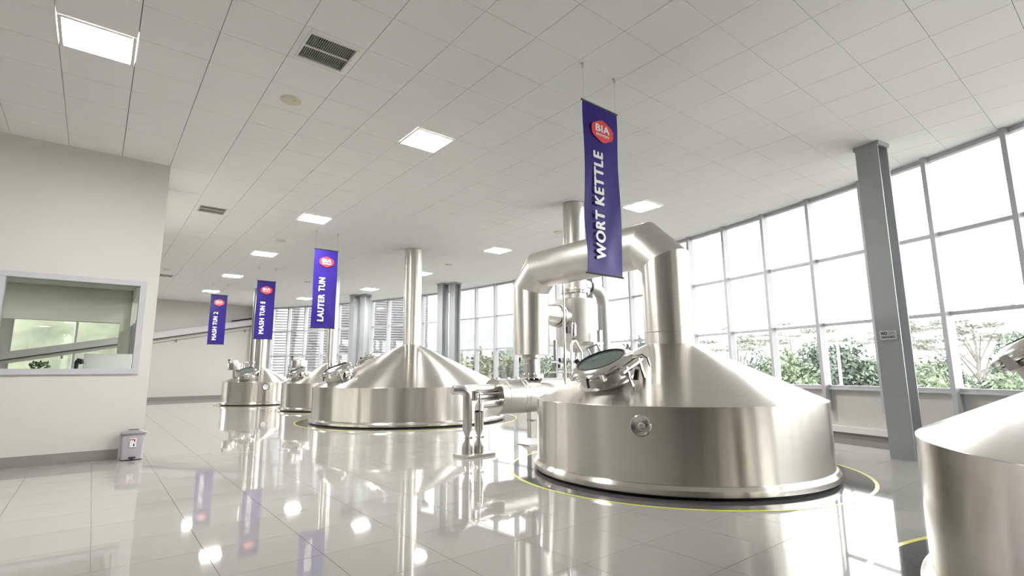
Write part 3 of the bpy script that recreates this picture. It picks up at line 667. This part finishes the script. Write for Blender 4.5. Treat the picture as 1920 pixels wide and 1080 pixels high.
# ------------------------------------------------------------------ banners
def banner(name, x0, x1, y, z0, z1, text, text_len, number, label, tilt=0):
    cx = (x0 + x1) / 2; b = empty(name, (cx, y, z1), label, 'banner', 'violet hanging banners')
    nx, nz = 14, 40; vs = []
    rnd = random.Random(text)
    ph = rnd.random() * 6
    for side in (0, 1):
        for iz in range(nz + 1):
            v = iz / nz
            for ix in range(nx + 1):
                u = ix / nx
                amp = .012 * math.sin(v * 9 + ph) * math.sin(u * 3 + 1) + .010 * (1 - v) ** 2 * math.sin(u * 11 + ph) * math.sin(v * 14)
                vs.append((x0 + (x1 - x0) * u, y + amp * min(1, 8 * v * (1 - v) + .2 * (1 - v)) + side * .003, z0 + (z1 - z0) * v))
    N = (nx + 1) * (nz + 1); fs = []
    for iz in range(nz):
        for ix in range(nx):
            a = iz * (nx + 1) + ix
            fs.append((a, a + 1, a + nx + 2, a + nx + 1)); fs.append((N + a + nx + 1, N + a + nx + 2, N + a + 1, N + a))
    cl = MB().add(vs, fs).build('cloth', NAVY, b)
    for z in (z0, z1): MB().cyl((x0 - .012, y + .002, z), (x1 + .012, y + .002, z), .010, n=10).build('rod', BLACK, b)
    for x in (x0 + .02, x1 - .02):
        MB().cyl((x, y, z1), (x, y, CZ - .02), .001, n=6).build('wire', WIRE, b)
        hk = MB().cyl((x, y, CZ - .018), (x, y, CZ), .014, .02, n=10); hk.tube([(x, y, CZ - .018), (x + .016, y, CZ - .035), (x, y, CZ - .052), (x - .014, y, CZ - .04)], .004, 6); hk.build('ceiling_hook', STEELP, b)
    wd = x1 - x0
    # hexagonal badge
    lx, lz = cx + wd * .02, z1 - .285; hw, hh = wd * .31, .135; yy = y - .016
    hexp = [(-1, .42), (0, 1.0), (1, .42), (1, -.42), (0, -1.0), (-1, -.42)]
    pts = []
    for i in range(6):
        p, q, r = (Vector(hexp[(i + k - 1) % 6]) for k in range(3))
        for t in (.82, 1.0): pass
        a = q + (p - q) * .22; c = q + (r - q) * .22
        for t in (0, .5, 1): pts.append(a * (1 - t) ** 2 + q * 2 * t * (1 - t) + c * t * t)
    n = len(pts)
    lg = MB().add([(lx + p.x * hw, yy, lz + p.y * hh) for p in pts] + [(lx + p.x * hw, yy + .002, lz + p.y * hh) for p in pts],
                  [tuple(range(n)), tuple(reversed(range(n, 2 * n)))] + [(i, (i + 1) % n, n + (i + 1) % n, n + i) for i in range(n)]).build('badge', RED, b, smooth=0)
    ry, uz = (1, 0, 0), (0, 0, 1)
    text_mesh('BIA', PRINTW, b, 'badge_lettering', (lx - hw * .66, yy, lz - hh * .10), ry, uz, hh * .62, hw * 1.32, bold=.045, lift=.002)
    text_mesh('BREWERY', PRINTW, b, 'badge_lettering', (lx - hw * .62, yy, lz - hh * .45), ry, uz, hh * .22, hw * 1.24, bold=.05, lift=.002)
    hgt = wd * .27; bx = x0 + wd * .50
    wt = lambda q: sum({'W': 1.4, 'M': 1.3, 'O': 1.15, 'L': .75, 'T': .82, 'E': .78}.get(ch, 1) for ch in q)
    words_ = text.split(); gap = .06; unit = (text_len - gap * (len(words_) - 1)) / sum(map(wt, words_)); zz = z0 + .15
    for q in words_:
        text_mesh(q, PRINTW, b, 'banner_lettering', (bx, yy, zz), (0, 0, 1), (-1, 0, 0), hgt, unit * wt(q), bold=.05, lift=.0); zz += unit * wt(q) + gap
    if number: text_mesh(number, PRINTY, b, 'banner_number', (bx, yy, z0 + .15 + text_len + .07), (0, 0, 1), (-1, 0, 0), hgt, .055 if number == '1' else .10, bold=.02, lift=.0)
    return b
banner('hanging_banner', 3.715, 4.255, 3.455, 2.14, 3.975, 'WORT KETTLE', 1.16, None, 'nearest violet banner, reading WORT KETTLE')
banner('hanging_banner', 3.69, 4.225, 11.80, 2.165, 3.97, 'LAUTER TUN', 1.00, None, 'violet banner reading LAUTER TUN beside the tall chimney')
banner('hanging_banner', 3.675, 4.20, 17.07, 2.185, 3.97, 'MASH TUN', .86, '1', 'violet banner reading MASH TUN 1')
banner('hanging_banner', 3.095, 3.63, 21.4, 2.195, 4.0, 'MASH TUN', .86, '2', 'farthest violet banner, reading MASH TUN 2')

# ------------------------------------------------------------------ cable tray on the end wall
ct = empty('cable_tray', (2.5, yb(2.5) - .15, 2.9), 'pale grey sloping cable tray fixed along the far end wall', 'cable tray')
def tray_pt(x, dz, out): 
    return Vector((x, yb(x) - out, 2.60 + (x - 1.87) * .207 + dz))
xa, xb = -3.2, 5.9
def tray_bar(dz0, dz1, o0_, o1_, name, m_):
    mb = MB(); vs = []
    for x in (xa, xb):
        vs += [tray_pt(x, dz0, o0_), tray_pt(x, dz1, o0_), tray_pt(x, dz1, o1_), tray_pt(x, dz0, o1_)]
    mb.add(vs, [(0, 1, 5, 4), (1, 2, 6, 5), (2, 3, 7, 6), (3, 0, 4, 7), (0, 3, 2, 1), (4, 5, 6, 7)]); mb.build(name, m_, ct, smooth=0)
tray_bar(.02, .29, .10, .30, 'tray_channel', TRAY); tray_bar(-.01, .02, .12, .31, 'dark_seam', BLACK); tray_bar(-.14, -.01, .04, .12, 'under_rail', mat('tray under rail', (.66, .65, .58), .5))
for x in (-1.0, 2.75, 5.55):
    p, q = tray_pt(x, -.25, .07), tray_pt(x, .30, .07); MB().cyl(p, q, .035, n=8).build('bracket', BASEB, ct)
MB().tube([tray_pt(4.9, .36, .2), tray_pt(5.9, .36, .2)], .03, 8).build('loose_cable', BLACK, ct)

# ------------------------------------------------------------------ pedal bin
bn = empty('pedal_bin', (.525, 9.19, 0), 'small grey pedal bin standing at the end of the office wall', 'bin')
def tbox(mb, cx, cy, z0, z1, w0, d0, w1, d1, r=.035):
    def rr(w_, d_, z):
        out = []
        for sx, sy, a0 in ((1, 1, 0), (-1, 1, 90), (-1, -1, 180), (1, -1, 270)):
            for k in range(4):
                a = R_(a0 + k * 30); out.append((cx + sx * (w_ / 2 - r) + r * math.cos(a), cy + sy * (d_ / 2 - r) + r * math.sin(a), z))
        return out
    a, b2 = rr(w0, d0, z0), rr(w1, d1, z1); n = len(a)
    return mb.add(a + b2, [(i, (i + 1) % n, n + (i + 1) % n, n + i) for i in range(n)] + [tuple(reversed(range(n))), tuple(range(n, 2 * n))])
tbox(MB(), .525, 9.20, .012, .345, .25, .20, .275, .225).build('body', BINM, bn, smooth=40)
l = MB(); tbox(l, .525, 9.20, .345, .365, .30, .245, .305, .25); tbox(l, .525, 9.20, .365, .400, .295, .24, .13, .12); l.build('lid', BINL, bn, smooth=40)
tbox(MB(), .525, 9.20, .400, .408, .12, .06, .11, .05, .02).build('lid_grip', BLACK, bn)
tbox(MB(), .525, 9.20, .0, .012, .25, .20, .25, .20).build('foot_ring', BLACK, bn)
pd = MB().box((.525, 9.085, .03), (.035, .06, .015)); pd.box((.525, 9.062, .038), (.085, .022, .018)); pd.build('pedal', BLACK, bn, smooth=0)
MB().box((.525, 9.0825, .235), (.075, .002, .12)).build('sticker', SIGNW, bn, smooth=0)
MB().box((.518, 9.0812, .278), (.055, .002, .014)).build('sticker_stripe', RED, bn, smooth=0)
MB().box((.54, 9.0812, .262), (.012, .002, .028)).build('sticker_figure', INK, bn, smooth=0)
MB().box((.535, 9.0812, .205), (.014, .002, .036)).build('sticker_figure', INK, bn, smooth=0)

# ------------------------------------------------------------------ things inside the office
ds = empty('office_desk', (-.6, 10.6, 0), 'pale desk standing just behind the office window', 'desk')
MB().box((-.6, 10.55, 1.02), (2.2, .6, .03)).build('desk_top', WHITE, ds, smooth=0)
for x in (-1.66, .46):
    for y in (10.3, 10.8): MB().box((x, y, .50), (.05, .05, 1.0)).build('leg', FRAME, ds, smooth=0)
pr = empty('paper_roll_box', (.18, 10.5, 1.035), 'bright white box standing at the right of the office window', 'box')
tbox(MB(), .17, 10.52, 1.035, 1.475, .60, .3, .60, .3, .01).build('body', mat('bright white card', (.9, .9, .92), .5), pr, smooth=0)
tbox(MB(), .17, 10.52, 1.475, 1.49, .61, .31, .61, .31, .01).build('lid', mat('white lid card', (.86, .86, .9), .5), pr, smooth=0)
hs = empty('desk_phone', (-.19, 10.4, 1.035), 'small black phone beside the white box in the office', 'phone')
MB().box((-.19, 10.4, 1.05), (.14, .16, .03)).build('base', BLACK, hs, smooth=0)
MB().tube([(-.21, 10.4, 1.06), (-.21, 10.4, 1.36), (-.19, 10.38, 1.39), (-.16, 10.37, 1.38), (-.15, 10.37, 1.33)], .028, 12).build('handset', BLACK, hs)
pl = empty('desk_plant', (-.66, 10.35, 1.035), 'small green plant in a brown pot behind the office window', 'plant')
MB().lathe([(.07, 1.035), (.10, 1.20), (.105, 1.26), (.09, 1.26), (.001, 1.24)], (-.68, 10.35, 0), 24, cap0=True).build('pot', POTM, pl)
lv = MB(); rnd = random.Random(3)
for i in range(60):
    a = rnd.random() * 2 * PI; r = rnd.random() * .13; p = Vector((-.62 + r * math.cos(a), 10.35 + r * math.sin(a), 1.27 + rnd.random() * .09)); u = Vector((rnd.uniform(-1, 1), rnd.uniform(-1, 1), rnd.uniform(-.3, .6))).normalized() * .035; v = u.orthogonal().normalized() * .018
    lv.add([p - u, p + v, p + u, p - v], [(0, 1, 2, 3)])
lv.build('leaves', L_MID, pl, smooth=0)['kind'] = 'stuff'
lk = empty('office_locker', (-1.28, 13.6, 0), 'tall grey cabinet at the left inside the office', 'cabinet')
MB().box((-1.72, 13.5, 1.1), (.42, .45, 2.2)).build('body', COLM, lk, smooth=0); MB().box((-1.72, 13.27, 1.1), (.38, .012, 2.1)).build('door', BASEB, lk, smooth=0); MB().box((-1.58, 13.255, 1.15), (.015, .02, .12)).build('handle', POLISH, lk, smooth=0)

# ------------------------------------------------------------------ outside
GZ = -4.0
ground = MB().add([(-60, -80, GZ), (160, -80, GZ), (160, 190, GZ), (-60, 190, GZ)], [(0, 1, 2, 3)]).build('ground_outside', GRASS, smooth=0); tag(ground, 'grassy ground outside, lower than the hall', kind='structure')
pod = MB().prism([(XL - .2, YF - .2)] + [(arc(k, RW + .13).x, arc(k, RW + .13).y) for k in range(K0, K1 + 1)] + [(XL - .2, yb(XL) + .2)], GZ, -.2).build('floor_podium', HOUSEW, smooth=0); tag(pod, 'podium below the hall floor', kind='structure')
yard = MB().prism([(arc(k, RW + 14).x, arc(k, RW + 14).y) for k in range(-14, 32)] + [(-8, 20), (-8, -12)], GZ, GZ + .02).build('bounce_yard', mat('pale bounce yard', (.70, .69, .67), .8, var=.06, vscale=.5), smooth=0); tag(yard, 'pale bounce yard added unseen around the hall', kind='structure')  # unseen pale surface added to bounce daylight up to the ceiling
def hill(name, cx, cy, ax, ay, h, material, lab, bumpy=.5, rz=0, n=40):
    mb = MB(); rnd = random.Random(name); vs = []; m = Matrix.Rotation(rz, 3, 'Z')
    for j in range(n + 1):
        for i in range(n * 2 + 1):
            u, v = i / n - 1, 2 * j / n - 1
            z = h * max(0, 1 - u * u) ** .7 * max(0, 1 - v * v) * (1 + .18 * math.sin(u * 7 + 1) + .10 * math.sin(u * 17)) + rnd.uniform(-bumpy, bumpy) * (1 - max(abs(u), abs(v)))
            vs.append(Vector((cx, cy, GZ + z - .3)) + m @ Vector((u * ax, v * ay, 0)))
    k = n * 2 + 1
    mb.add(vs, [(j * k + i, j * k + i + 1, (j + 1) * k + i + 1, (j + 1) * k + i) for j in range(n) for i in range(n * 2)])
    o = mb.build(name, material, smooth=60); tag(o, lab, kind='structure')
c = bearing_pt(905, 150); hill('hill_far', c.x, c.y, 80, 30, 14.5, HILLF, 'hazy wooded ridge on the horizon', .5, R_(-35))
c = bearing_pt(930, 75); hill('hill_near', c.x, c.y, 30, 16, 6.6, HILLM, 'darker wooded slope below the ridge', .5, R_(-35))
hill('hill_end', -3, 62, 40, 22, 13, mat('green hillside', (.085, .09, .062), .9, var=.35, vscale=.5), 'green hillside added behind the far end wall for the tint', .4, 0)  # slope added for the green that shows in the office glass

def leaf_cloud(blobs, n, size, seed, flat=0):
    rnd = random.Random(seed); mb = MB(); tot = sum(b[3] * b[4] * b[5] for b in blobs); vs = []; fs = []
    for (x, y, z, rx, ry, rz) in blobs:
        for _ in range(max(10, int(n * rx * ry * rz / tot))):
            while True:
                q = Vector((rnd.uniform(-1, 1), rnd.uniform(-1, 1), rnd.uniform(-1, 1)))
                if .25 < q.length < 1: break
            p = Vector((x + q.x * rx, y + q.y * ry, z + q.z * rz))
            u = Vector((rnd.gauss(0, 1), rnd.gauss(0, 1), rnd.gauss(0, 1 - flat * .85))).normalized() * size * rnd.uniform(.6, 1.3)
            v = u.cross(Vector((rnd.gauss(0, 1), rnd.gauss(0, 1), rnd.gauss(0, 1)))).normalized() * size * .45
            k = len(vs); vs += [p - u, p + v, p + u, p - v]; fs.append((k, k + 1, k + 2, k + 3))
    return mb.add(vs, fs)
def mk(blobs, n, size, seed, m_, flat=0):
    me = leaf_cloud(blobs, n, size, seed, flat).mesh('foliage', smooth=0); me.materials.append(m_); return me
def trunk_mesh(h, r, branches, seed):
    mb = MB().tube([(0, 0, 0), (.05, .02, h * .4), (-.04, .05, h * .75), (0, 0, h)], [r, r * .8, r * .55, r * .3], 8)
    for (z, ex, ey, ez) in branches: mb.tube([(0, 0, z), (ex * .5, ey * .5, z + (ez - z) * .6), (ex, ey, ez)], [r * .4, r * .28, r * .12], 6)
    me = mb.mesh('trunk'); me.materials.append(BARK); return me
rb = random.Random(11)
def bush_blobs(n, R, hgt):
    out = []
    for i in range(n):
        t = i / max(1, n - 1); a = rb.random() * 2 * PI; rr = R * (1 - .55 * t) * rb.random()
        out.append((rr * math.cos(a), rr * math.sin(a), hgt * (.22 + .70 * t), R * rb.uniform(.40, .6) * (1 - .45 * t), R * rb.uniform(.40, .6) * (1 - .45 * t), hgt * rb.uniform(.12, .2)))
    return out
TALL = [mk(bush_blobs(16, 2.7, 7.4), 11000, .15, 1, L_DARK), mk(bush_blobs(16, 2.8, 7.2), 11000, .15, 2, L_DARK), mk(bush_blobs(15, 2.9, 6.9), 10000, .15, 5, L_MID)]
TALLT = trunk_mesh(5.5, .16, [(2, 1, .4, 3.8), (2.6, -.9, .5, 4.6)], 1)
ROUND = [mk(bush_blobs(7, 1.5, 3.0), 4200, .09, 3, L_YEL), mk(bush_blobs(7, 1.6, 3.2), 4200, .09, 4, L_MID)]
ROUNDT = trunk_mesh(2.0, .12, [(.8, .5, .3, 1.6), (.9, -.5, -.2, 1.7)], 2)
def umb_blobs(seed):
    r = random.Random(seed); out = []; br = []
    for i in range(11):
        a = r.random() * 2 * PI; d = r.uniform(.6, 4.2); z = 8.6 - d * .22 + r.uniform(-1.2, .7)
        out.append((d * math.cos(a), d * math.sin(a), z, r.uniform(.9, 1.7), r.uniform(.9, 1.7), r.uniform(.10, .18))); br.append((r.uniform(3.5, 6), d * math.cos(a), d * math.sin(a), z - .1))
    return out, br
UB = [umb_blobs(s) for s in (21, 22, 23)]
UMB = [mk(u[0], 3000, .15, 30 + i, L_GREY, 1) for i, u in enumerate(UB)]; UMBT = [trunk_mesh(8.0, .15, u[1], 3) for u in UB]
def tree(name, px, dist, sc, fol, tr, label, cat, group, rz=0, zs=1):
    p = bearing_pt(px, dist, GZ); t = empty(name, p, label, cat, group); t.rotation_euler.z = rz; t.scale = (sc, sc, sc * zs)
    for nm, me in (('foliage', fol), ('trunk', tr)):
        o = bpy.data.objects.new(nm, me); COL.objects.link(o); o.parent = t
GT = 'trees outside the window wall'
T = [  # px, distance, scale, kind, label
 (1478, 30, .86, 2, 'mid green tree seen above the right slope of the front tank'),
 (1508, 28, .86, 0, 'dark tall tree left of the white lamp post'), (1548, 29, .88, 1, 'dark tall tree directly behind the white lamp post'),
 (1592, 30, .87, 0, 'dark tall tree right of the white lamp post'), (1632, 31, .80, 2, 'mid green tree showing left of the grey column with the sign'),
 (1690, 30, .80, 1, 'dark tall tree hidden partly by the grey column with the sign'), (1730, 28, .80, 2, 'mid green tree just right of the grey column with the sign'),
 (1768, 32, .76, 0, 'dark tree behind the mullion right of the signed column'), (1906, 33, .86, 1, 'dark tree right of the small white house'),
 (1925, 30, .80, 2, 'mid green tree at the right edge above the nearest tank'), (1410, 34, .80, 1, 'dark tree above the right shoulder of the duct tank'),
 (1345, 36, .78, 2, 'mid green tree right of the duct riser'), (1182, 30, .92, 0, 'dark tree seen through the arch of the duct'), (1215, 41, .90, 1, 'second dark tree seen through the arch of the duct'),
 (1050, 34, .84, 2, 'tree seen between the duct leg and the separator drum'), (972, 30, .74, 0, 'dark tree just left of the drop leg of the duct'),
 (945, 47, .9, 1, 'dark tree behind the sparse pale tree near the duct leg'), (895, 53, .92, 0, 'dark tree behind the bright green bushes beside the tall tank')]
for i, (px, dist, sc, k, lab) in enumerate(T):
    if px > 1300: dist = (26, 31.5, 37)[i % 3]; sc = (5.1 + .043 * dist) / 7.7 * sc / .84
    tree('leafy_tree', px, dist, sc, TALL[k], TALLT, lab, 'tree', GT, i * 1.7)
B = [(1500, 23, 1.0, 0, 'pale round bush left of the lamp post foot'), (1602, 23.5, .95, 0, 'pale low bush right of the lamp post foot'), (1758, 25, 1.02, 0, 'pale round bush right of the signed column'),
     (1812, 20, 1.0, 1, 'grey green round bush below the small white house'), (1862, 25.5, 1.02, 1, 'green bush in front of the small white house'), (1915, 20, .97, 0, 'pale bush at the right edge beyond the nearest tank'),
     (866, 31, 1.22, 0, 'bright green bush left of two, right of the column pair'), (918, 38, 1.34, 0, 'bright green bush right of two, right of the column pair'), (1460, 22, .98, 1, 'green bush above the right slope of the front tank'), (1400, 24, .98, 1, 'green bush right of the duct riser foot')]
for i, (px, dist, sc, k, lab) in enumerate(B): tree('round_bush', px, dist, sc * (1.42 if px > 1000 else 1.62), ROUND[k], ROUNDT, lab, 'bush', 'bushes outside the window wall', i * 2.1)
Uu = [(1380, 48, .96, 0, 'umbrella shaped pale tree right of the duct riser'), (1478, 59, 1.12, 1, 'umbrella shaped pale tree above the dark hedge trees'), (1680, 70, 1.12, 2, 'umbrella shaped pale tree behind the signed column'),
      (1822, 44, 1.0, 0, 'umbrella shaped pale tree with bare trunk above the small house'), (1770, 57, .98, 1, 'umbrella shaped pale tree right of the signed column')]
for i, (px, dist, sc, k, lab) in enumerate(Uu): tree('umbrella_tree', px, dist, sc, UMB[k], UMBT[k], lab, 'tree', 'umbrella trees outside', i * 2.6 + .4)
# lamp post
p = bearing_pt(1566, 14.5, GZ); lp = empty('lamp_post', p, 'slim white lamp post outside the window left of the signed column', 'lamp post')
MB().cyl(p, p + Vector((0, 0, 5.95)), .045, .03, n=12).build('pole', WHITE, lp); MB().box(p + Vector((0, 0, .02)), (.25, .25, .04)).build('foot', WHITE, lp, smooth=0); MB().lathe([(.05, 5.92), (.06, 5.96), (.001, 6.02)], p, 12).build('cap', WHITE, lp)
# little house
p = bearing_pt(1848, 48, GZ); hs2 = empty('small_house', p, 'small white gabled house among the trees at the right', 'house')
hm = Matrix.Rotation(R_(-62), 3, 'Z')
def H(x, y, z): return p + hm @ Vector((x * 1.6, y * 1.4, z * 1.16))
MB().add([H(-1.0, -2, 0), H(1.0, -2, 0), H(1.0, 2, 0), H(-1.0, 2, 0), H(-1.0, -2, 4.2), H(1.0, -2, 4.2), H(1.0, 2, 4.2), H(-1.0, 2, 4.2), H(0, -2, 5.0), H(0, 2, 5.0)],
         [(0, 1, 5, 8, 4), (2, 3, 7, 9, 6), (1, 2, 6, 5), (3, 0, 4, 7), (0, 3, 2, 1)]).build('wall', HOUSEW, hs2, smooth=0)
for s in (-1, 1):
    a, b2, c2, d2 = H(0, -2.2, 5.04), H(0, 2.2, 5.04), H(s * 1.3, 2.2, 4.02), H(s * 1.3, -2.2, 4.02); up_ = Vector((0, 0, .08))
    MB().add([a, b2, c2, d2, a + up_, b2 + up_, c2 + up_, d2 + up_], [(0, 1, 2, 3), (4, 5, 6, 7), (0, 1, 5, 4), (1, 2, 6, 5), (2, 3, 7, 6), (3, 0, 4, 7)]).build('roof_slope', ROOFM, hs2, smooth=0)
MB().box(H(0, -2.02, 3.2), (.6, .05, .9), M=hm).build('window', DARK, hs2, smooth=0)
# neighbouring shed clad in horizontal siding
sa, sb = Vector((7.6, 33.2, GZ)), Vector((17.0, 30.2, GZ)); shed = empty('clad_building', (sa + sb) / 2, 'white building clad in horizontal siding outside the far windows', 'building')
def clad(a, b2, h, m_, name, step=.14):
    d = b2 - a; L = d.length; rz = math.atan2(d.y, d.x); mid = (a + b2) / 2; M = Matrix.Rotation(rz, 3, 'Z') @ Matrix.Rotation(R_(14), 3, 'X')
    MB().box(mid + Vector((0, 0, h / 2)) + Matrix.Rotation(rz, 3, 'Z') @ Vector((0, .2, 0)), (L, .2, h), rz).build(name + '_core', DARK, shed, smooth=0)  # dark core: groove shade between the slats put into its colour
    sl = MB(); k = 0
    for i in range(int(h / step)): sl.box(mid + Vector((0, 0, (i + .5) * step)), (L, .02, step * .74), M=M)
    sl.build(name, m_, shed, smooth=0)['kind'] = 'stuff'
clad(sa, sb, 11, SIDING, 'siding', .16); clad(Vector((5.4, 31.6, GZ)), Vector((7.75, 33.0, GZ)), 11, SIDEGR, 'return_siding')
MB().box((sa + sb) / 2 + Vector((.6, 2.2, 11.1)), (10.5, 5, .2), math.atan2(sb.y - sa.y, sb.x - sa.x)).build('roof', ROOFM, shed, smooth=0)
